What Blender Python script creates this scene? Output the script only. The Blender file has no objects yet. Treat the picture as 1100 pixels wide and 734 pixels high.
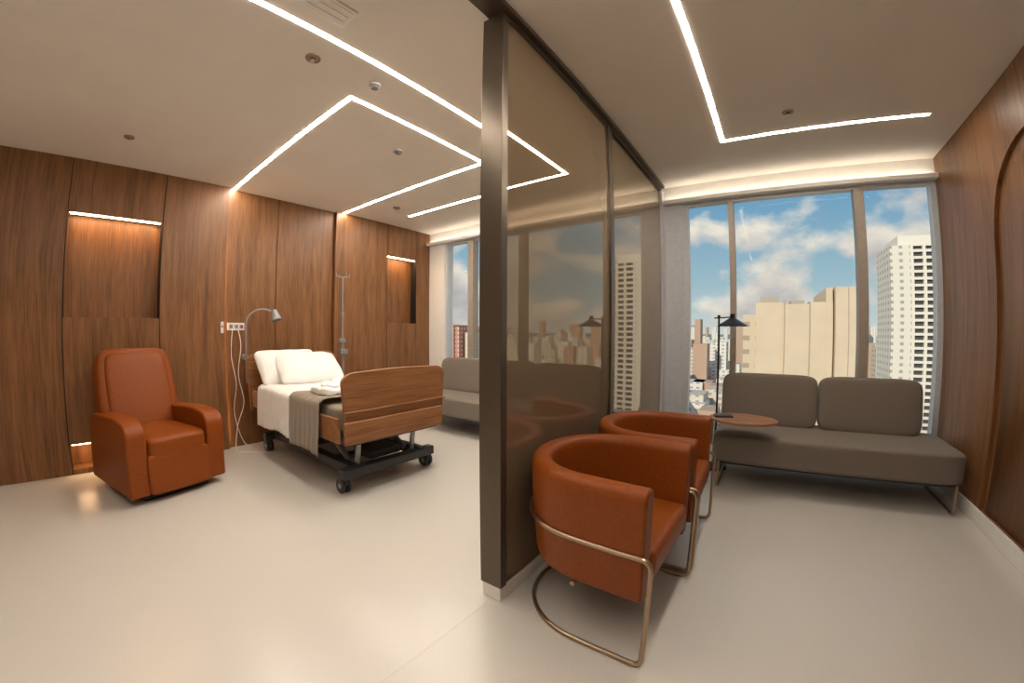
import bpy, bmesh, math, random
import numpy as np
from mathutils import Vector, Matrix, noise
random.seed(7)
sc=bpy.context.scene
try:
    sc.view_settings.view_transform='Standard'; sc.view_settings.look='None'
except Exception as e: print(e)

# ------------------------------------------------------------ materials
def mat(name): 
    m=bpy.data.materials.new(name); m.use_nodes=True
    return m,m.node_tree,m.node_tree.nodes['Principled BSDF']
def simple(name,col,rough=.5,metal=0,noise_amt=.06,scale=30,bump=0,coat=0,ior=1.45,sheen=0):
    m,nt,b=mat(name)
    tc=nt.nodes.new('ShaderNodeTexCoord'); n=nt.nodes.new('ShaderNodeTexNoise'); n.inputs['Scale'].default_value=scale; n.inputs['Detail'].default_value=4
    nt.links.new(tc.outputs['Object'],n.inputs['Vector'])
    r=nt.nodes.new('ShaderNodeValToRGB')
    r.color_ramp.elements[0].position=.3; r.color_ramp.elements[1].position=.7
    r.color_ramp.elements[0].color=[c*(1-noise_amt) for c in col]+[1]
    r.color_ramp.elements[1].color=[min(1,c*(1+noise_amt)) for c in col]+[1]
    nt.links.new(n.outputs['Fac'],r.inputs['Fac']); nt.links.new(r.outputs['Color'],b.inputs['Base Color'])
    b.inputs['Roughness'].default_value=rough; b.inputs['Metallic'].default_value=metal
    b.inputs['Coat Weight'].default_value=coat; b.inputs['IOR'].default_value=ior
    b.inputs['Sheen Weight'].default_value=sheen
    if bump:
        bp=nt.nodes.new('ShaderNodeBump'); bp.inputs['Strength'].default_value=bump; bp.inputs['Distance'].default_value=.01
        nt.links.new(n.outputs['Fac'],bp.inputs['Height']); nt.links.new(bp.outputs['Normal'],b.inputs['Normal'])
    return m
def emis(name,col,s):
    m,nt,b=mat(name); b.inputs['Base Color'].default_value=(*col,1)
    b.inputs['Emission Color'].default_value=(*col,1); b.inputs['Emission Strength'].default_value=s
    return m
def wood(name,c1,c2,c3,axis='z',rough=.42):
    m,nt,b=mat(name); N=nt.nodes; L=nt.links
    tc=N.new('ShaderNodeTexCoord'); oi=N.new('ShaderNodeObjectInfo')
    add=N.new('ShaderNodeVectorMath'); add.operation='MULTIPLY_ADD'
    add.inputs[1].default_value=(1,1,1)
    L.new(tc.outputs['Object'],add.inputs[0])
    cm=N.new('ShaderNodeVectorMath'); cm.operation='SCALE'; cm.inputs['Scale'].default_value=17
    comb=N.new('ShaderNodeCombineXYZ')
    for i in range(3): L.new(oi.outputs['Random'],comb.inputs[i])
    L.new(comb.outputs[0],cm.inputs[0]); L.new(cm.outputs[0],add.inputs[2])
    mp=N.new('ShaderNodeMapping'); s=[14,14,14]; s['xyz'.index(axis)]=.9
    mp.inputs['Scale'].default_value=s; L.new(add.outputs[0],mp.inputs['Vector'])
    n1=N.new('ShaderNodeTexNoise'); n1.inputs['Scale'].default_value=1; n1.inputs['Detail'].default_value=6; n1.inputs['Distortion'].default_value=.6
    L.new(mp.outputs[0],n1.inputs['Vector'])
    mp2=N.new('ShaderNodeMapping'); s=[110,110,110]; s['xyz'.index(axis)]=4
    mp2.inputs['Scale'].default_value=s; L.new(add.outputs[0],mp2.inputs['Vector'])
    n2=N.new('ShaderNodeTexNoise'); n2.inputs['Scale'].default_value=1; n2.inputs['Detail'].default_value=3
    L.new(mp2.outputs[0],n2.inputs['Vector'])
    mx=N.new('ShaderNodeMath'); mx.operation='MULTIPLY_ADD'; mx.inputs[1].default_value=.5
    L.new(n2.outputs['Fac'],mx.inputs[0]); 
    m2=N.new('ShaderNodeMath'); m2.operation='MULTIPLY'; m2.inputs[1].default_value=.5; L.new(n1.outputs['Fac'],m2.inputs[0])
    L.new(m2.outputs[0],mx.inputs[2])
    r=N.new('ShaderNodeValToRGB'); e=r.color_ramp.elements
    e[0].position=.34; e[0].color=(*c1,1); e[1].position=.66; e[1].color=(*c3,1)
    k=e.new(.5); k.color=(*c2,1)
    L.new(mx.outputs[0],r.inputs['Fac']); L.new(r.outputs['Color'],b.inputs['Base Color'])
    b.inputs['Roughness'].default_value=rough
    bp=N.new('ShaderNodeBump'); bp.inputs['Strength'].default_value=.08; bp.inputs['Distance'].default_value=.004
    L.new(mx.outputs[0],bp.inputs['Height']); L.new(bp.outputs['Normal'],b.inputs['Normal'])
    return m
M={}
M['wood']=wood('walnut_veneer',(.112,.046,.015),(.208,.090,.031),(.285,.130,.050),rough=.40)
M['bedwood']=wood('bed_wood',(.17,.065,.022),(.28,.12,.045),(.36,.165,.07),'y')
M['tablewood']=wood('table_wood',(.2,.09,.04),(.3,.14,.065),(.4,.2,.1),'x')
M['leather']=simple('cognac_leather',(.235,.053,.004),.45,noise_amt=.10,scale=60,bump=.08,ior=1.36)
M['ceiling']=simple('ceiling_plaster',(.83,.78,.72),.85,noise_amt=.02,scale=3)
M['white']=simple('white_paint',(.82,.80,.76),.5,noise_amt=.02)
M['linen']=simple('white_linen',(.84,.83,.81),.85,noise_amt=.04,scale=12,bump=.25,sheen=.2)
M['throw']=simple('taupe_throw',(.24,.19,.14),.9,noise_amt=.12,scale=220,bump=.3,sheen=.3)
M['sofa']=simple('taupe_fabric',(.185,.155,.124),.85,noise_amt=.10,scale=250,bump=.25,sheen=.15)
M['chrome']=simple('brushed_bronze_metal',(.42,.31,.22),.33,1,noise_amt=.03)
M['bronze']=simple('bronze_frame',(.12,.095,.07),.3,.6,noise_amt=.03)
M['glass_lacquer']=simple('bronze_mirror_glass',(.32,.24,.155),.02,.55,noise_amt=.01,scale=1,ior=1.65)
M['black']=simple('black_metal',(.015,.015,.016),.4,.3)
M['dark']=simple('dark_plastic',(.03,.032,.035),.45)
M['gap']=simple('shadow_gap',(.01,.006,.004),.8)
M['grey']=simple('grey_metal',(.30,.31,.33),.4,.5)
M['plastic']=simple('white_plastic',(.75,.74,.72),.35)
M['red']=simple('red_plastic',(.5,.03,.02),.4)
M['frame']=simple('window_frame',(.62,.64,.68),.4,.1)
M['frame_w']=simple('window_frame_taupe',(.36,.31,.26),.45,.1)
M['led']=emis('led_strip',(1,.89,.755),98)
M['ledwarm']=emis('led_warm',(1,.62,.31),50)
M['edgeglow']=emis('edge_glow_added',(1,.60,.28),22)
M['ledcove']=emis('led_cove',(1,.88,.72),13)
# floor
def floor_mat():
    m,nt,b=mat('terrazzo_vinyl'); N=nt.nodes; L=nt.links
    tc=N.new('ShaderNodeTexCoord')
    n=N.new('ShaderNodeTexNoise'); n.inputs['Scale'].default_value=300; n.inputs['Detail'].default_value=2; L.new(tc.outputs['Object'],n.inputs['Vector'])
    r=N.new('ShaderNodeValToRGB'); e=r.color_ramp.elements
    e[0].position=.32; e[0].color=(.48,.455,.415,1); e[1].position=.46; e[1].color=(.595,.57,.525,1); k=e.new(.74); k.color=(.655,.635,.595,1)
    L.new(n.outputs['Fac'],r.inputs['Fac'])
    L.new(r.outputs[0],b.inputs['Base Color'])
    n3=N.new('ShaderNodeTexNoise'); n3.inputs['Scale'].default_value=1.3; L.new(tc.outputs['Object'],n3.inputs['Vector'])
    mr=N.new('ShaderNodeMapRange'); mr.inputs[3].default_value=.20; mr.inputs[4].default_value=.30
    L.new(n3.outputs['Fac'],mr.inputs[0]); L.new(mr.outputs[0],b.inputs['Roughness'])
    return m
M['floor']=floor_mat()
# window pane
m=bpy.data.materials.new('window_glass'); m.use_nodes=True; nt=m.node_tree; nt.nodes.clear()
o=nt.nodes.new('ShaderNodeOutputMaterial'); t=nt.nodes.new('ShaderNodeBsdfTransparent'); g=nt.nodes.new('ShaderNodeBsdfGlossy'); g.inputs['Roughness'].default_value=0.0
mx=nt.nodes.new('ShaderNodeMixShader'); mx.inputs[0].default_value=.002; t.inputs[0].default_value=(.95,.97,.97,1)
nt.links.new(t.outputs[0],mx.inputs[1]); nt.links.new(g.outputs[0],mx.inputs[2]); nt.links.new(mx.outputs[0],o.inputs[0]); M['pane']=m

# ------------------------------------------------------------ helpers
def link(o,parent=None):
    sc.collection.objects.link(o)
    if parent: o.parent=parent
    return o
def root(name,loc=(0,0,0),rz=0):
    e=bpy.data.objects.new(name,None); e.location=loc; e.rotation_euler=(0,0,rz); e.empty_display_size=.1
    return link(e)
def finish(name,bm,m,parent=None,bevel=0,seg=4,smooth=True,sub=0,ang=35):
    bmesh.ops.recalc_face_normals(bm,faces=bm.faces)
    me=bpy.data.meshes.new(name); bm.to_mesh(me); bm.free()
    if isinstance(m,str): m=M[m]
    me.materials.append(m); o=bpy.data.objects.new(name,me)
    if smooth:
        for p in me.polygons: p.use_smooth=True
    link(o,parent)
    if bevel:
        b=o.modifiers.new('b','BEVEL'); b.width=bevel; b.segments=seg; b.limit_method='ANGLE'; b.angle_limit=math.radians(ang); b.harden_normals=True
    if sub:
        s=o.modifiers.new('s','SUBSURF'); s.levels=sub; s.render_levels=sub
    return o
def boxes(name,lst,m,parent=None,bevel=0,seg=2):
    bm=bmesh.new()
    for (x0,x1,y0,y1,z0,z1) in lst:
        r=bmesh.ops.create_cube(bm,size=1)
        for v in r['verts']: v.co=Vector(((x0+x1)/2+v.co.x*(x1-x0),(y0+y1)/2+v.co.y*(y1-y0),(z0+z1)/2+v.co.z*(z1-z0)))
    return finish(name,bm,m,parent,bevel,seg,smooth=bevel>0)
def box(name,x0,x1,y0,y1,z0,z1,m,parent=None,bevel=0,seg=4): return boxes(name,[(x0,x1,y0,y1,z0,z1)],m,parent,bevel,seg)
def cyl(name,p1,p2,r,m,parent=None,r2=None,seg=24,bevel=0):
    p1=Vector(p1);p2=Vector(p2); d=p2-p1
    bm=bmesh.new(); bmesh.ops.create_cone(bm,cap_ends=True,segments=seg,radius1=r,radius2=r if r2 is None else r2,depth=d.length)
    q=Vector((0,0,1)).rotation_difference(d.normalized()).to_matrix().to_4x4()
    bmesh.ops.transform(bm,matrix=Matrix.Translation((p1+p2)/2)@q,verts=bm.verts)
    return finish(name,bm,m,parent,bevel or min(r*.12,.003),2)
def tube(name,pts,r,m,parent=None,cyclic=False,smooth=True):
    cu=bpy.data.curves.new(name,'CURVE'); cu.dimensions='3D'; cu.bevel_depth=r; cu.bevel_resolution=4; cu.use_fill_caps=True
    s=cu.splines.new('POLY'); s.points.add(len(pts)-1)
    for i,p in enumerate(pts): s.points[i].co=(*p,1)
    s.use_cyclic_u=cyclic
    o=bpy.data.objects.new(name,cu); sc.collection.objects.link(o)
    me=bpy.data.meshes.new_from_object(o.evaluated_get(bpy.context.evaluated_depsgraph_get()))
    bpy.data.objects.remove(o)
    me.materials.clear(); me.materials.append(M[m]); 
    for p in me.polygons: p.use_smooth=True
    ob=bpy.data.objects.new(name,me); return link(ob,parent)
def fillet(pts,rad,n=6,cyclic=False):
    out=[]; N=len(pts); P=[Vector(p) for p in pts]
    for i in range(N):
        if not cyclic and i in (0,N-1): out.append(P[i]); continue
        a=P[i-1]; b=P[i]; c=P[(i+1)%N]
        r=rad if not hasattr(rad,'__len__') else rad[i]
        d1=(a-b);d2=(c-b); r=min(r,d1.length*.49,d2.length*.49)
        s=b+d1.normalized()*r; e=b+d2.normalized()*r
        for k in range(n+1):
            t=k/n; out.append((1-t)**2*s+2*t*(1-t)*b+t*t*e)
    return out
def prism(name,poly,axis,a0,a1,m,parent=None,bevel=0,seg=4):
    bm=bmesh.new()
    def P(p,a):
        if axis=='x': return (a,p[0],p[1])
        if axis=='y': return (p[0],a,p[1])
        return (p[0],p[1],a)
    A=[bm.verts.new(P(p,a0)) for p in poly]; B=[bm.verts.new(P(p,a1)) for p in poly]
    bm.faces.new(A); bm.faces.new(B[::-1]); n=len(poly)
    for i in range(n): bm.faces.new((A[i],A[(i+1)%n],B[(i+1)%n],B[i]))
    return finish(name,bm,m,parent,bevel,seg,ang=50)
def cushion(name,c,d,m,parent=None,p=8,n=12,rot=None,fn=None):
    bm=bmesh.new(); bmesh.ops.create_cube(bm,size=2); bmesh.ops.subdivide_edges(bm,edges=bm.edges,cuts=n,use_grid_fill=True)
    for v in bm.verts:
        q=v.co; q=Vector([math.copysign(abs(t)**.8,t) for t in q])
        k=(abs(q.x)**p+abs(q.y)**p+abs(q.z)**p)**(1/p); q=q/k
        v.co=Vector((q.x*d[0]/2,q.y*d[1]/2,q.z*d[2]/2))
        if fn: v.co=fn(v.co)
    mt=Matrix.Translation(c)@(rot.to_4x4() if rot else Matrix())
    bmesh.ops.transform(bm,matrix=mt,verts=bm.verts)
    return finish(name,bm,m,parent)
def torus(name,c,R,r,m,parent=None,n=32):
    return tube(name,[(c[0]+R*math.cos(2*math.pi*i/n),c[1]+R*math.sin(2*math.pi*i/n),c[2]) for i in range(n)],r,m,parent,True)

H=2.8; XL=-4.567; XP=-.97; XR=1.532; W=4.148; YB=-2.6
# ------------------------------------------------------------ room shell
box('floor',XL-.3,XR+.3,YB-.2,W+.25,-.15,0,'floor')
fs=root('trim_1')
boxes('floor_weld_seam',[(-1.03,-1.028,YB,1.28,0,.0004),(.75,.752,YB,W,0,.0004)],simple('seam',(.50,.46,.40),.5),fs)
box('ceiling',XL-.3,XR+.3,YB-.2,W+.25,H,H+.2,'ceiling')
box('wall_back',XL-.3,XR+.3,YB-.2,YB,0,H,simple('beige_paint',(.66,.60,.53),.8))
# left wall
wl=root('wall_left')
box('structure',XL-.3,XL-.16,YB,W+.2,0,H,'wood',wl)
g=.004
def pan(n,y0,y1,z0,z1,x1=XL): box(n,XL-.155,x1,y0+g,y1-g,z0,z1,'wood',wl,.003,2)
pan('panel_a',YB,-1.2,.0,H); pan('panel_b',-1.2,-.24,0,H)
pan('panel_c',-.24,.58,2.31,H); pan('panel_d',-.24,.58,.27,1.385)
pan('panel_e',.58,1.22,0,H)
pan('panel_f',1.22,1.79,0,H,XL-.055); pan('panel_g',1.79,2.52,0,H,XL-.055)
pan('panel_h',2.52,3.34,0,H); pan('panel_i',3.34,3.88,2.34,H); pan('panel_j',3.34,3.88,0,1.38); pan('panel_k',3.88,W,0,H)
pan('panel_l',-.24,.58,0,.05)
boxes('shadow_gaps',[(XL-.128,XL-.004,y-.0035,y+.0035,0,H) for y in (-1.2,-.24,.58,3.34,3.88)]+[(XL-.128,XL-.058,1.7865,1.7935,0,H)],'gap',wl)
boxes('niche_led',[(XL-.05,XL-.018,-.22,.56,2.302,2.309),(XL-.05,XL-.018,3.36,3.86,2.332,2.339),(XL-.04,XL-.02,-.22,.56,.262,.268)],'ledwarm',wl)
boxes('added_edge_glow',[(XL-.0535,XL-.046,1.2165,1.2205,.05,2.79)],'edgeglow',wl)  # added emitter hidden behind panel_e to warm the recess edge, no real fitting
# right wall
wr=root('wall_right')
box('structure',XR+.03,XR+.3,YB,W+.2,0,H,'wood',wr)
def wall_hole():
    cu=bpy.data.curves.new('c','CURVE'); cu.dimensions='2D'; cu.fill_mode='BOTH'
    def sp(pts):
        s=cu.splines.new('POLY'); s.points.add(len(pts)-1)
        for i,p in enumerate(pts): s.points[i].co=(p[0],p[1],0,1)
        s.use_cyclic_u=True
    sp([(1.2,0),(W,0),(W,H),(1.2,H)])
    arch=fillet([(1.75,.11,0),(3.22,.11,0),(3.22,2.42,0),(1.75,2.42,0)],[.001,.001,.62,.62],12,True)
    sp([(p.x,p.y) for p in arch])
    cu.extrude=.015
    o=bpy.data.objects.new('c',cu); sc.collection.objects.link(o)
    me=bpy.data.meshes.new_from_object(o.evaluated_get(bpy.context.evaluated_depsgraph_get())); bpy.data.objects.remove(o)
    for v in me.vertices: v.co=Vector((XR+.015+v.co.z,v.co.x,v.co.y))
    me.materials.clear(); me.materials.append(M['wood']); ob=bpy.data.objects.new('arched_panel',me); link(ob,wr)
    inner=fillet([(1.85,.11,0),(3.15,.11,0),(3.15,2.33,0),(1.85,2.33,0)],[.001,.001,.58,.58],12,True)
    prism('arched_inner_panel',[(p.x,p.y) for p in inner],'x',XR+.012,XR+.03,'wood',wr)
wall_hole()
box('panel_b',XR,XR+.03,.0,1.196,0,H,'wood',wr,.002,2); box('panel_c',XR,XR+.03,YB,-.004,0,H,'wood',wr,.002,2)
box('baseboard_right',XR-.016,XR,YB,W,0,.105,'white',bevel=.003)
# window wall
ww=root('wall_window')
box('head',XL,XR,W,W+.2,2.63,H,'white',ww)
box('sill',XL,XR,W,W+.2,0,.30,'white',ww)
box('pier',XL,-4.24,W,W+.2,.30,2.63,'white',ww)
box('partition_pier',-1.10,-.78,W,W+.2,.30,2.63,'frame',ww)
tr=root('trim_2')
boxes('blind_ledge',[(XL,-1.10,W-.075,W-.001,2.605,2.63),(-.96,XR,W-.075,W-.001,2.605,2.63),(XL,-1.10,W-.075,W-.068,2.63,2.642),(-.96,XR,W-.075,W-.068,2.63,2.642)],'white',tr)
boxes('cove_led',[(XL+.03,-1.13,W-.060,W-.045,2.631,2.635),(-.93,XR-.03,W-.060,W-.045,2.631,2.635)],'ledcove',tr)
def window(name,x0,x1,mull,thick):
    w=root(name)
    l=[(x0,x0+.05,W+.02,W+.12,.30,2.63),(x1-.05,x1,W+.02,W+.12,.30,2.63),(x0+.05,x1-.05,W+.02,W+.12,.30,.35),(x0+.05,x1-.05,W+.02,W+.12,2.58,2.63)]
    boxes('frame',l,'frame',w)
    boxes('mullions',[(a-t/2,a+t/2,W+.0,W+.12,.35,2.58) for a,t in zip(mull,thick)],'frame_w',w)
    box('pane',x0+.05,x1-.05,W+.065,W+.071,.35,2.58,'pane',w)
window('window_1',-.78,XR,[-.30,.86],[.055,.085])
window('window_2',-4.24,-1.10,[-3.70,-2.5],[.10,.085])
# ------------------------------------------------------------ partition
pt=root('sliding_glass_partition')
box('plinth',-1.082,-.978,1.285,W,0,.075,'white',pt,.004)
box('end_post',-1.09,-.97,1.28,1.325,.075,2.77,'bronze',pt,.003)
box('panel_near',-1.083,-.977,1.325,2.53,.085,2.75,'glass_lacquer',pt)
box('stile',-1.09,-.962,2.53,2.60,.075,2.76,'bronze',pt,.003)
box('panel_far',-1.078,-.985,2.60,4.02,.085,2.73,'glass_lacquer',pt)
box('head_rail',-1.09,-.97,1.325,4.1,2.74,2.77,'bronze',pt)
box('end_stile',-1.09,-.965,4.03,W-.001,.075,2.76,'frame',pt,.003)
box('trim_3',-1.06,-.94,YB,W-.08,2.772,2.80,'bronze',bevel=.003)
# ------------------------------------------------------------ ceiling led profiles
w=.0145
def strip(name,l):
    r=root(name); boxes('diffuser',l,'led',r)
z0,z1=H-.0015,H-.0003
ax=-2.205; ay0=1.26; ay1=2.63
strip('ceiling_light_strip',[(XL-.05,ax+w,ay0-w,ay0+w,z0,z1),(ax-w,ax+w,ay0+w,ay1-w,z0,z1),(XL,ax+w,ay1-w,ay1+w,z0,z1)])
strip('ceiling_light_strip',[(-1.795-w,-1.795+w,-1.4,3.30-w,z0,z1),(-4.05,-1.795+w,3.30-w,3.30+w,z0,z1)])
strip('ceiling_light_strip',[(-.262-w,-.262+w,-1.4,3.27-w,z0,z1),(-.262-w,1.23,3.27-w,3.27+w,z0,z1)])
# ceiling devices
def spot(x,y,r=.045,name='ceiling_spotlight'):
    s=root(name,(x,y,H)); torus('ring',(0,0,-.004),r,.006,'chrome',s); cyl('lens',(0,0,-.008),(0,0,0),r*.85,'grey',s)
    cyl('bulb',(0,0,-.022),(0,0,-.006),r*.45,'chrome',s)
def smoke(x,y,r=.045):
    s=root('smoke_detector',(x,y,H)); cyl('base',(0,0,-.012),(0,0,0),r*1.1,'plastic',s); cyl('dome',(0,0,-.03),(0,0,-.012),r*.6,'grey',s,r2=r)
spot(-2.01,.88,.038); spot(-3.83,.16,.036); spot(.23,2.97,.036); spot(-3.87,2.95,.04)
smoke(-1.975,1.285,.036); smoke(-2.61,1.98,.04)
v=root('ceiling_vent',(-1.60,.70,H)); box('frame',-.07,.07,-.16,.16,-.012,0,'white',v,.004)
boxes('slats',[(-.055+.04*i,-.025+.04*i,-.14,.14,-.016,-.012) for i in range(3)],'white',v)

# ------------------------------------------------------------ recliner
def recliner(loc,rz):
    R=root('recliner_armchair',loc,rz)
    box('base',-.36,.34,-.27,.27,0.0,.06,'dark',R,.01)
    box('lower_body',-.40,.36,-.25,.25,.06,.33,'leather',R,.03)
    cushion('seat',(.10,0,.395),(.74,.49,.19),'leather',R,p=7)
    cushion('footrest',(.40,0,.215),(.13,.49,.31),'leather',R,p=10)
    prof=fillet([(-.46,.06,0),(.43,.06,0),(.46,.60,0),(.20,.635,0),(-.40,.60,0)],[.03,.03,.15,.10,.12],8,True)
    for s,n in ((1,'arm_left'),(-1,'arm_right')):
        prism(n,[(p.x,p.y) for p in prof],'y',s*.235,s*.385,'leather',R,.045,6)
    rt=Matrix.Rotation(math.radians(-17),3,'Y')
    def bf(c):
        k=c.z/.41; c.y*=1-.07*max(0,k)**2; c.x+= .03*math.cos(c.y*5)
        return c
    cushion('back',(-.34,0,.70),(.19,.66,.82),'leather',R,p=8,rot=rt,fn=bf)
    cushion('back_pad',(-.315,0,.735),(.16,.54,.68),'leather',R,p=9,rot=rt,fn=bf)
    cyl('recline_knob',(-.02,.386,.42),(-.02,.40,.42),.025,'dark',R)
recliner((-3.91,.42,0),math.radians(15))

# ------------------------------------------------------------ hospital bed
B=root('hospital_bed')
yb0,yb1=1.43,2.45
def board(n,x,t,za,zb,y0,y1):
    poly=fillet([(y0+.03,za,0),(y1-.03,za,0),(y1,zb-.05,0),(y1-.06,zb,0),((y0+y1)/2,zb+.018,0),(y0+.06,zb,0),(y0,zb-.05,0)],[.05,.05,.05,.06,.5,.06,.05],6,True)
    prism(n,[(p.x,p.y) for p in poly],'x',x,x+t,'bedwood',B,.008,3)
board('footboard',-2.53,.035,.52,.955,yb0,yb1)
board('headboard',-4.44,.035,.40,1.02,yb0-.04,yb1)
box('footboard_bumper',-2.495,-2.475,yb0+.01,yb1-.01,.66,.675,'bedwood',B,.006)
box('footboard_bumper_low',-2.50,-2.47,yb0+.0,yb1-.05,.43,.60,'bedwood',B,.012)
box('side_rail_near',-2.86,-2.56,yb0-.005,yb0+.02,.43,.62,'bedwood',B,.01)
box('side_rail_head',-4.38,-4.05,yb0-.005,yb0+.02,.46,.64,'bedwood',B,.01)
box('side_rail_far',-4.3,-2.56,yb1-.02,yb1+.005,.46,.60,'bedwood',B,.01)
boxes('deck_frame',[(-4.38,-2.54,1.49,1.53,.40,.48),(-4.38,-2.54,2.35,2.39,.40,.48),(-4.38,-4.32,1.53,2.35,.42,.48),(-2.6,-2.54,1.53,2.35,.40,.48),(-3.5,-3.44,1.53,2.35,.42,.48)],'dark',B,.004)
cushion('mattress',(-3.47,1.94,.59),(1.80,.92,.19),'throw',B,p=12)
# chassis
boxes('chassis',[(-4.25,-2.62,1.57,1.65,.13,.21),(-4.25,-2.62,2.25,2.33,.13,.21),(-2.70,-2.61,1.48,2.42,.12,.20),(-4.27,-4.19,1.48,2.42,.12,.20),(-3.05,-2.98,1.6,2.3,.14,.20),(-3.7,-3.6,1.6,2.3,.14,.20)],'dark',B,.010)
boxes('control_box',[(-2.98,-2.72,1.80,2.12,.19,.26)],'dark',B,.012)
boxes('actuator',[(-3.9,-3.1,1.90,2.0,.18,.28),(-3.2,-3.0,1.85,2.05,.28,.36)],'grey',B,.01)
for i,(ya) in enumerate((1.66,2.22)):
    cyl('lift_arm_%d'%(i*2),(-2.80,ya,.19),(-3.20,ya,.43),.024,'grey',B); cyl('lift_arm_%d'%(i*2+1),(-4.1,ya,.19),(-3.7,ya,.43),.024,'grey',B)
    cyl('lift_link_%d'%i,(-2.70,ya,.19),(-2.66,ya,.42),.022,'grey',B)
for i,(cx,cy) in enumerate(((-2.66,1.52),(-2.66,2.38),(-4.2,1.52),(-4.2,2.38))):
    cyl('caster_%d_wheel'%i,(cx-.03,cy-.035,.06),(cx-.03,cy-.012,.06),.06,'dark',B); cyl('caster_%d_wheel_b'%i,(cx-.03,cy+.012,.06),(cx-.03,cy+.035,.06),.06,'dark',B)
    cyl('caster_%d_hub'%i,(cx-.03,cy-.038,.06),(cx-.03,cy+.038,.06),.022,'grey',B)
    box('caster_%d_fork'%i,cx-.06,cx+.02,cy-.01,cy+.01,.07,.16,'dark',B,.005)
# drapes
def drape(n,x0,x1,y0,y1,zt,zh0,zh1,m,seed,wav=.012,t=.008,crown=0):
    bm=bmesh.new(); nx=int((x1-x0)/.018)
    h=14
    ny=40
    rows=[]
    for i in range(nx+1):
        x=x0+(x1-x0)*i/nx; row=[]
        hem=zh0+.015*math.sin(x*7+seed)+ .01*noise.noise(Vector((x*6,seed,0)))
        for j in range(h+1):
            k=j/h; z=hem+(zt-.03-hem)*k
            a=(1-k); wv=wav*a*(1.2*math.sin(x*38+seed+2*noise.noise(Vector((x*4,seed,1))))+noise.noise(Vector((x*11,z*5,seed))))
            row.append(Vector((x+.02*a*noise.noise(Vector((z*6,x*3,seed))),y0-.012-.014*a-abs(wv)*.9+wav*.2,z)))
        for j in range(ny+1):
            k=j/ny; y=y0+(y1-y0)*k
            e=min(k,1-k)*(y1-y0); dz=-.02*math.exp(-e/.018)
            z=zt+dz+.010*noise.noise(Vector((x*7,y*5,seed)))+.006*noise.noise(Vector((x*18,y*14,seed)))
            row.append(Vector((x,y,z)))
        for j in range(h+1):
            k=1-j/h; z=zh1+(zt-.03-zh1)*k; a=1-k
            row.append(Vector((x,y1+.012+.014*a+wav*a*math.sin(x*35)*.5,z)))
        rows.append([bm.verts.new(p) for p in row])
    for i in range(nx):
        for j in range(len(rows[0])-1): bm.faces.new((rows[i][j],rows[i+1][j],rows[i+1][j+1],rows[i][j+1]))
    o=finish(n,bm,m,B); s=o.modifiers.new('sol','SOLIDIFY'); s.thickness=t; s.offset=1
    return o
drape('white_sheet',-4.16,-2.95,1.435,2.430,.710,.33,.46,'linen',1.3,wav=.016,t=.014)
drape('throw_blanket',-3.34,-2.80,1.416,2.445,.730,.30,.42,'throw',4.1,wav=.013)
def pil(seed):
    def f(c):
        u=c.x/.22; v=c.y/.34
        s=max(0,(1-min(1,abs(u))**3.0))**.6*max(0,(1-min(1,abs(v))**3.5))**.6
        c.z=c.z*(.12+.88*s)+.012*noise.noise(Vector((c.x*8,c.y*8,seed)))
        return c
    return f
def pillow(n,loc,ry,rz,seed,sz=(.44,.68,.19)):
    rt=(Matrix.Rotation(rz,3,'Z')@Matrix.Rotation(ry,3,'Y'))
    cushion(n,loc,sz,'linen',B,p=10,n=22,rot=rt,fn=pil(seed))
pillow('pillow_back',(-4.22,1.78,.87),math.radians(52),math.radians(4),1)
pillow('pillow_front',(-4.05,1.93,.87),math.radians(38),math.radians(-5),5)
def lump(c): 
    c=c+Vector((0,0,.012))*noise.noise(c*20); return c+.012*Vector((noise.noise(c*14),noise.noise(c*15+Vector((3,1,2))),noise.noise(c*13)))
TW=root('folded_towel'); TW.parent=B
cushion('towel_a',(-3.04,1.70,.768),(.32,.38,.07),'linen',TW,p=5,n=16,fn=lump)
cushion('towel_b',(-3.02,1.80,.815),(.24,.26,.07),'linen',TW,p=4,n=16,fn=lump)
cushion('towel_c',(-3.0,1.64,.81),(.16,.18,.06),'linen',TW,p=3,n=16,fn=lump)

# reading lamp on wall
L_=root('reading_lamp')
cyl('mount',(-4.62,1.42,.98),(-4.52,1.42,.98),.03,'grey',L_)
n=14
pts=[Vector((-4.52,1.42,z)) for z in (.7,.9,1.1,1.25)]
for i in range(0,n+1):
    a=math.pi*.72*i/n; r=.17
    pts.append(Vector((-4.52+.05*(1-math.cos(a)),1.42+r*(1-math.cos(a)),1.33+r*math.sin(a))))
tube('gooseneck',pts,.009,'grey',L_)
e=pts[-1]; cyl('shade',(e.x,e.y,e.z+.03),(e.x+.035,e.y+.02,e.z-.08),.03,'grey',L_,r2=.06)
# iv pole
I=root('iv_pole',(-4.36,2.52,0)); I.parent=B
cyl('pole',(0,0,.45),(0,0,1.15),.014,'grey',I); cyl('pole_upper',(0,0,1.1),(0,0,1.93),.009,'grey',I)
box('pole_bracket',-.03,.03,-.08,.02,.46,.52,'grey',I,.005)
tube('hooks',fillet([(0,-.09,1.97),(0,-.09,1.93),(0,.09,1.93),(0,.09,1.97)],.02),.004,'grey',I)
tube('hooks_b',fillet([(-.09,0,1.97),(-.09,0,1.93),(.09,0,1.93),(.09,0,1.97)],.02),.004,'grey',I)
boxes('clamp',[(-.03,.03,-.05,.03,1.12,1.17),(-.02,.04,-.05,.05,.98,1.04)],'grey',I,.006)
cyl('collar',(0,0,1.45),(0,0,1.5),.016,'grey',I)
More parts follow.
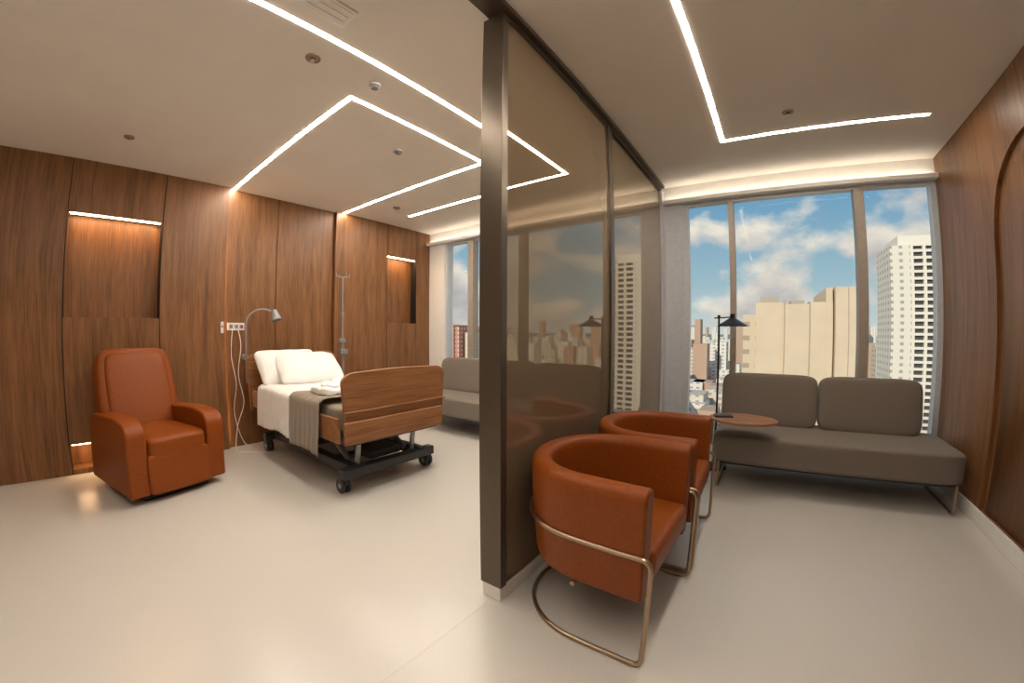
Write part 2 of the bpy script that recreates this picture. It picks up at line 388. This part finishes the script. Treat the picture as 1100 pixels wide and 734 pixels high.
# outlet box
O=root('wall_outlet_panel'); box('plate',XL-.056,XL-.035,1.25,1.43,1.27,1.35,'plastic',O,.004)
boxes('sockets',[(XL-.036,XL-.033,1.27+.055*i,1.305+.055*i,1.29,1.33) for i in range(3)],'grey',O)
cyl('knob',(XL-.036,1.40,1.31),(XL-.015,1.40,1.31),.012,'red',O)
S=root('nurse_call_handset'); box('cradle',XL,XL+.02,1.165,1.195,1.24,1.36,'plastic',S,.005); box('button',XL+.019,XL+.024,1.172,1.188,1.30,1.32,'red',S,.002)
C=root('power_cable')
pts=[Vector((XL-.03,1.36,1.28)),Vector((XL+.03,1.37,1.1)),Vector((XL+.05,1.33,.8)),Vector((XL+.04,1.38,.5)),Vector((XL+.04,1.30,.25)),Vector((XL+.10,1.25,.012)),Vector((XL+.25,1.28,.008)),Vector((XL+.40,1.45,.012))]
def cat(P,n=8):
    out=[];P=[P[0]]+P+[P[-1]]
    for i in range(1,len(P)-2):
        for k in range(n):
            t=k/n; a,b,c,d=P[i-1:i+3]
            out.append(.5*((2*b)+(c-a)*t+(2*a-5*b+4*c-d)*t*t+(3*b-a-3*c+d)*t**3))
    out.append(P[-1]); return out
tube('cord',cat(pts),.0045,'plastic',C)
pts2=[Vector((XL-.03,1.30,1.28)),Vector((XL+.02,1.27,1.0)),Vector((XL+.03,1.31,.7)),Vector((XL+.05,1.27,.4)),Vector((XL+.08,1.33,.1)),Vector((XL+.16,1.40,.012))]
tube('cord_b',cat(pts2),.0035,'plastic',C)

# ------------------------------------------------------------ tub chairs
def tub_chair(loc,rz):
    T=root('tub_armchair',loc,rz)
    def U(hw,xf,xb,n=24,rr=None):
        rr=rr or hw; pts=[]
        ns=8; xc=xb+rr
        for i in range(ns): pts.append((xf+(xc-xf)*i/ns,-hw))
        for i in range(n+1):
            a=-math.pi/2-math.pi*i/n
            pts.append((xc+rr*math.cos(a),hw*math.sin(a)))
        for i in range(1,ns+1): pts.append((xc+(xf-xc)*i/ns,hw))
        return pts
    P=U(.295,.285,-.285,28,.29)
    sec=[(r.x,r.y) for r in fillet([(-.035,.27,0),(.035,.27,0),(.05,.55,0),(.045,.72,0),(-.045,.72,0),(-.04,.55,0)],[.02,.02,.1,.045,.045,.1],5,True)]
    bm=bmesh.new(); rings=[]
    n=len(P)
    for i,(x,y) in enumerate(P):
        a=Vector(P[max(0,i-1)]); b=Vector(P[min(n-1,i+1)]); t=(b-a).normalized(); nr=Vector((t.y,-t.x))
        ring=[]
        for (o_,z) in sec:
            lean=(z-.27)/.45*.02
            ring.append(bm.verts.new((x+nr.x*-(o_+lean)*1,y+nr.y*-(o_+lean),z)))
        rings.append(ring)
    m_=len(sec)
    for i in range(n-1):
        for j in range(m_): bm.faces.new((rings[i][j],rings[i][(j+1)%m_],rings[i+1][(j+1)%m_],rings[i+1][j]))
    bm.faces.new(rings[0]); bm.faces.new(rings[-1][::-1])
    o=finish('shell',bm,'leather',T,.018,4,ang=60)
    seat=U(.262,.25,-.255,24,.258)
    prism('seat_base',seat,'z',.27,.36,'leather',T,.015)
    seat=U(.262,.30,-.255,24,.258)
    prism('seat_cushion',seat,'z',.32,.45,'leather',T,.035,5)
    prism('under_frame',U(.22,.22,-.22,24,.22),'z',.245,.272,'dark',T)
    up=U(.352,.315,-.352,28,.345); 
    lo=U(.345,.315,-.33,28,.34)
    full=[]
    a=[Vector((x,y,.47)) for x,y in up]; b=[Vector((x,y,.011)) for x,y in lo[::-1]]
    def corner(p,q,r_,prev,nxt):
        s=p+(prev-p).normalized()*r_; e=p+(nxt-p).normalized()*r_
        return [(1-t)**2*s+2*t*(1-t)*p+t*t*e for t in [k/6 for k in range(7)]]
    full+=corner(a[0],None,.04,b[-1],a[1]); full+=a[2:-2]
    full+=corner(a[-1],None,.04,a[-2],b[0]); full+=corner(b[0],None,.04,a[-1],b[1]); full+=b[2:-2]; full+=corner(b[-1],None,.04,b[-2],a[0])
    tube('tubular_frame',full,.010,'chrome',T,True)
    for s in (-1,1): cyl('bracket_%d'%(s+1),(.0,s*.30,.255),(.0,s*.33,.255),.01,'chrome',T)
tub_chair((-.60,1.605,0),math.radians(-2))
tub_chair((-.585,2.33,0),math.radians(1))

# ------------------------------------------------------------ sofas
def sofa(x0,x1,cush,y0=3.30):
    S=root('bench_sofa')
    cx=(x0+x1)/2
    cushion('seat',(cx,y0+.36,.335),(x1-x0,.74,.23),'sofa',S,p=14,n=20)
    box('seat_platform',x0+.04,x1-.04,y0+.04,y0+.70,.20,.235,'dark',S,.005)
    for i,(a,b) in enumerate(cush):
        cushion('back_cushion_%d'%i,((a+b)/2,y0+.60,.66),(b-a,.15,.47),'sofa',S,p=7,n=16,rot=Matrix.Rotation(math.radians(-8),3,'X'))
    for i,x in enumerate((x0+.06,x1-.05)):
        tube('leg_%d'%i,fillet([(x,y0+.03,.22),(x,y0+.03,.011),(x,y0+.68,.011),(x,y0+.68,.22)],.03),.012,'chrome',S)
    return S
SR=sofa(-.37,1.46,[(-.36,.455),(.46,1.29)])
sofa(-4.15,-1.25,[(-4.0,-2.72),(-2.71,-1.4)])
# tray table clipped to the end of the sofa
T=root('tray_table',(-.14,3.28,0)); T.parent=SR
top=[(.26*math.cos(a)*1.0,.20*math.sin(a)) for a in [i*2*math.pi/48 for i in range(48)]]
prism('top',top,'z',.578,.598,'tablewood',T,.006,3)
tube('bracket_arm',fillet([(-.05,0.06,.572),(-.243,0.10,.572),(-.243,0.10,.34),(-.20,0.10,.34)],.03),.010,'chrome',T)
P=root('notebook',(-.15,0,.598),.3); P.parent=T; box('cover',-.07,.07,-.04,.04,0,.012,'dark',P,.003)
# floor lamp
F=root('floor_lamp',(-.40,3.82,0))
cyl('base',(0,0,0),(0,0,.018),.12,'black',F); cyl('pole',(0,0,.018),(0,0,1.40),.009,'black',F)
cyl('finial',(0,0,1.39),(0,0,1.42),.013,'black',F)
tube('arm',[(-.04,-.01,1.393),(.0,0,1.395),(.12,-.02,1.40)],.006,'black',F)
cyl('shade',(.12,-.02,1.325),(.12,-.02,1.395),.13,'black',F,r2=.02,seg=40)
cyl('shade_rim',(.12,-.02,1.317),(.12,-.02,1.326),.132,'black',F,seg=40)
cyl('shade_cap',(.12,-.02,1.39),(.12,-.02,1.43),.022,'black',F)

# ------------------------------------------------------------ exterior
def bld_mat(name,wall,win,sx,sz,ww_=.5,wh=.5):
    m,nt,b=mat(name); N=nt.nodes; L=nt.links
    tc=N.new('ShaderNodeTexCoord'); sp=N.new('ShaderNodeSeparateXYZ'); L.new(tc.outputs['Object'],sp.inputs[0])
    ad=N.new('ShaderNodeMath'); ad.operation='ADD'; L.new(sp.outputs[0],ad.inputs[0]); L.new(sp.outputs[1],ad.inputs[1])
    def band(src,scale,w_):
        a=N.new('ShaderNodeMath'); a.operation='DIVIDE'; a.inputs[1].default_value=scale; L.new(src,a.inputs[0])
        f=N.new('ShaderNodeMath'); f.operation='FRACT'; L.new(a.outputs[0],f.inputs[0])
        c=N.new('ShaderNodeMath'); c.operation='LESS_THAN'; c.inputs[1].default_value=w_; L.new(f.outputs[0],c.inputs[0]); return c.outputs[0]
    bx=band(ad.outputs[0],sx,ww_); bz=band(sp.outputs[2],sz,wh)
    mu=N.new('ShaderNodeMath'); mu.operation='MULTIPLY'; L.new(bx,mu.inputs[0]); L.new(bz,mu.inputs[1])
    mix=N.new('ShaderNodeMixRGB'); mix.inputs[1].default_value=(*wall,1); mix.inputs[2].default_value=(*win,1); L.new(mu.outputs[0],mix.inputs[0])
    L.new(mix.outputs[0],b.inputs['Base Color']); b.inputs['Roughness'].default_value=.8
    return m
Bg=root('beige_office_building')
bm1=simple('beige_facade',(.60,.49,.37),.85,noise_amt=.05,scale=.3)
bm2=bld_mat('beige_facade_windows',(.57,.47,.35),(.36,.28,.21),2.2,2.6,.55,.35)
boxes('mass',[(-1.7,3.2,80,100,-55,7.0),(3.4,7.4,79,100,-55,6.6),(7.6,11.4,79,100,-55,6.9),(11.6,15.9,77.5,100,-55,9.3),(10.2,11.3,78.8,99,-55,9.3)],bm1,Bg)
boxes('low_wing',[(-4.0,-1.7,81,100,-55,4.8)],bm2,Bg)
boxes('vertical_fins',[(3.2,3.4,79.4,82,-55,7.3),(7.4,7.6,78.9,82,-55,7.0),(13.6,13.7,77.4,77.5,-55,9.3)],simple('facade_joint',(.42,.34,.25),.9),Bg)
boxes('roof_plant',[(-1,2.5,84,90,7.0,8.4),(4.6,7,84,90,6.6,7.6)],simple('roof_grey',(.4,.35,.3)),Bg)
CS=root('cityscape')
def tower(name,x0,x1,y,top,facade,slabc,fh=2.9,depth=24,frac=.35):
    T=root(name); xm=x0+(x1-x0)*frac
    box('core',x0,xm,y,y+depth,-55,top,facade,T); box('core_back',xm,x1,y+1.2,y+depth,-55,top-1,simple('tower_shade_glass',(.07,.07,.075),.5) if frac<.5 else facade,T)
    if frac<.5:
        n=int((top+55)/fh); l=[]
        for i in range(n): 
            z=top-2-fh*i; l.append((xm,x1,y-.2,y+1.2,z-.9,z+.2))
        boxes('balconies',l,slabc,T)
        boxes('columns',[(a-.6,a+.6,y-.25,y+1.3,-55,top) for a in (xm+.5,xm+(x1-xm)*.36,xm+(x1-xm)*.66,x1-.6)],slabc,T)
        boxes('roof_crown',[(x0+4,x1-5,y+2,y+depth-2,top,top+4.5)],slabc,T)
    return T
whitew=bld_mat('white_facade',(.72,.68,.61),(.36,.35,.33),4.2,2.9,.35,.45)
wh=simple('white_concrete',(.75,.71,.64),.8)
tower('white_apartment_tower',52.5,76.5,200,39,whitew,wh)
tower('red_apartment_tower',-185,-176,185,6,bld_mat('brick_facade',(.55,.24,.17),(.6,.55,.5),3,2.9,.5,.5),wh,frac=.6).parent=CS
tower('cream_apartment_tower',-174,-166,190,1,bld_mat('cream_facade',(.7,.62,.5),(.3,.28,.25),3,2.9,.5,.5),wh,frac=.6).parent=CS
# city mass
ms=[bld_mat('city_a',(.66,.60,.52),(.33,.32,.31),4,3,.45,.45),bld_mat('city_b',(.5,.33,.24),(.4,.35,.3),4,3,.45,.45),bld_mat('city_c',(.74,.72,.68),(.36,.37,.38),4,3,.5,.4)]
Ct=CS
for k in range(3):
    l=[]
    for i in range(900):
        d=random.uniform(150,1700)**1.0; a=random.uniform(-1.15,.75); x=d*math.sin(a)*1.0; y=d*math.cos(a)
        if y<105: continue
        if abs(x/y-.06)<.16 and y<160: continue
        if 205>y>160 and .24<x/y<.42: continue
        s=random.uniform(7,15); h=random.choice([8,12,15,20,30,42])+random.uniform(0,8)
        if y<280: h=min(h,26)
        if random.random()<.09 and y>400: h=random.uniform(52,78); s*=.8
        l.append((x,x+s,y,y+random.uniform(8,20),-56,-55+h))
    boxes('block_%d'%k,l,ms[k],Ct)
def ground_mat():
    m,nt,b=mat('city_ground'); N=nt.nodes;L=nt.links
    tc=N.new('ShaderNodeTexCoord'); n=N.new('ShaderNodeTexNoise'); n.inputs['Scale'].default_value=.02; n.inputs['Detail'].default_value=8; L.new(tc.outputs['Object'],n.inputs['Vector'])
    r=N.new('ShaderNodeValToRGB'); r.color_ramp.elements[0].position=.45; r.color_ramp.elements[1].position=.55
    r.color_ramp.elements[0].color=(.06,.11,.035,1); r.color_ramp.elements[1].color=(.28,.25,.2,1); L.new(n.outputs['Fac'],r.inputs[0]); L.new(r.outputs[0],b.inputs['Base Color']); b.inputs['Roughness'].default_value=1
    return m
boxes('city_ground',[(-2500,2500,30,2200,-58,-56)],ground_mat(),CS)
boxes('sea',[(-20000,20000,2200,25000,-58,-56.5)],simple('sea_water',(.14,.24,.29),.5,noise_amt=.1,scale=.01),CS)
bm=bmesh.new()
for i in range(300):
    d=random.uniform(110,600); a=random.uniform(-1.1,.75); x,y=d*math.sin(a),d*math.cos(a)
    if y<105: continue
    mt=Matrix.Translation((x,y,-52))@Matrix.Diagonal((random.uniform(4,9),random.uniform(4,9),random.uniform(3,6),1))
    r=bmesh.ops.create_icosphere(bm,subdivisions=2,radius=1,matrix=mt)
    for v in r['verts']: v.co+=Vector((noise.noise(v.co*.4),noise.noise(v.co*.41),noise.noise(v.co*.39)))*1.5
finish('tree_canopy',bm,simple('foliage',(.04,.09,.025),.9,noise_amt=.4,scale=.5),CS)

# ------------------------------------------------------------ world + sun
wd=bpy.data.worlds.new('sky'); sc.world=wd; wd.use_nodes=True; nt=wd.node_tree; N=nt.nodes; L=nt.links
bg=N['Background']; tc=N.new('ShaderNodeTexCoord'); sp=N.new('ShaderNodeSeparateXYZ'); L.new(tc.outputs['Generated'],sp.inputs[0])
r=N.new('ShaderNodeValToRGB'); e=r.color_ramp.elements
e[0].position=0; e[0].color=(.60,.63,.60,1); e[1].position=.6; e[1].color=(.10,.24,.42,1); k=e.new(.12); k.color=(.34,.49,.56,1); k=e.new(.3); k.color=(.16,.34,.51,1)
L.new(sp.outputs[2],r.inputs[0])
def cl(off):
    mp=N.new('ShaderNodeMapping'); mp.inputs['Scale'].default_value=(1,1,1.7); mp.inputs['Location'].default_value=(2.1,.2,.4+off); L.new(tc.outputs['Generated'],mp.inputs[0])
    n=N.new('ShaderNodeTexNoise'); n.inputs['Scale'].default_value=4.6; n.inputs['Detail'].default_value=9; n.inputs['Roughness'].default_value=.5; L.new(mp.outputs[0],n.inputs[0]); return n
n=cl(0)
cr=N.new('ShaderNodeValToRGB'); cr.color_ramp.elements[0].position=.455; cr.color_ramp.elements[1].position=.56; L.new(n.outputs[0],cr.inputs[0])
n2=cl(.06)
cc=N.new('ShaderNodeValToRGB'); cc.color_ramp.elements[0].position=.42; cc.color_ramp.elements[0].color=(.86,.77,.66,1); cc.color_ramp.elements[1].position=.66; cc.color_ramp.elements[1].color=(.42,.40,.42,1); L.new(n2.outputs[0],cc.inputs[0])
mx=N.new('ShaderNodeMixRGB'); L.new(cr.outputs[0],mx.inputs[0]); L.new(r.outputs[0],mx.inputs[1]); L.new(cc.outputs[0],mx.inputs[2])
L.new(mx.outputs[0],bg.inputs[0]); bg.inputs[1].default_value=1.08
sl=bpy.data.lights.new('sun','SUN'); sl.energy=3.5; sl.color=(1,.88,.70); sl.angle=.01; so=bpy.data.objects.new('sun',sl); sc.collection.objects.link(so)
so.rotation_euler=Vector((.35,.85,-.42)).to_track_quat('-Z','Y').to_euler()

# ------------------------------------------------------------ camera (fisheye-type lens)
f,kk,yaw,pitch,roll,h=413.1388,.1638,.6192,-.0242,.0039,1.2522
cam=bpy.data.cameras.new('camera'); co=bpy.data.objects.new('camera',cam); sc.collection.objects.link(co); sc.camera=co
fw=Vector((-math.sin(yaw)*math.cos(pitch),math.cos(yaw)*math.cos(pitch),math.sin(pitch)))
rr=Vector((math.cos(yaw),math.sin(yaw),0)); uu=rr.cross(fw)
r2=rr*math.cos(roll)+uu*math.sin(roll); u2=-rr*math.sin(roll)+uu*math.cos(roll)
mt=Matrix((r2,u2,-fw)).transposed().to_4x4(); mt.translation=(0,0,h); co.matrix_world=mt
cam.sensor_width=36; cam.sensor_height=24; cam.sensor_fit='HORIZONTAL'; cam.lens=14.5; cam.clip_end=30000; cam.clip_start=.05
th=np.linspace(.01,1.3,300); rm=f*(th+kk*th**3)*36/1100
A=np.stack([rm,rm**2,rm**3,rm**4],1); k_=np.linalg.lstsq(A,th,rcond=None)[0]
cam.type='PANO'
cam.panorama_type='FISHEYE_LENS_POLYNOMIAL'
cam.fisheye_fov=math.radians(175)
cam.fisheye_polynomial_k0=0.0
cam.fisheye_polynomial_k1=float(-k_[0]); cam.fisheye_polynomial_k2=float(-k_[1]); cam.fisheye_polynomial_k3=float(-k_[2]); cam.fisheye_polynomial_k4=float(-k_[3])
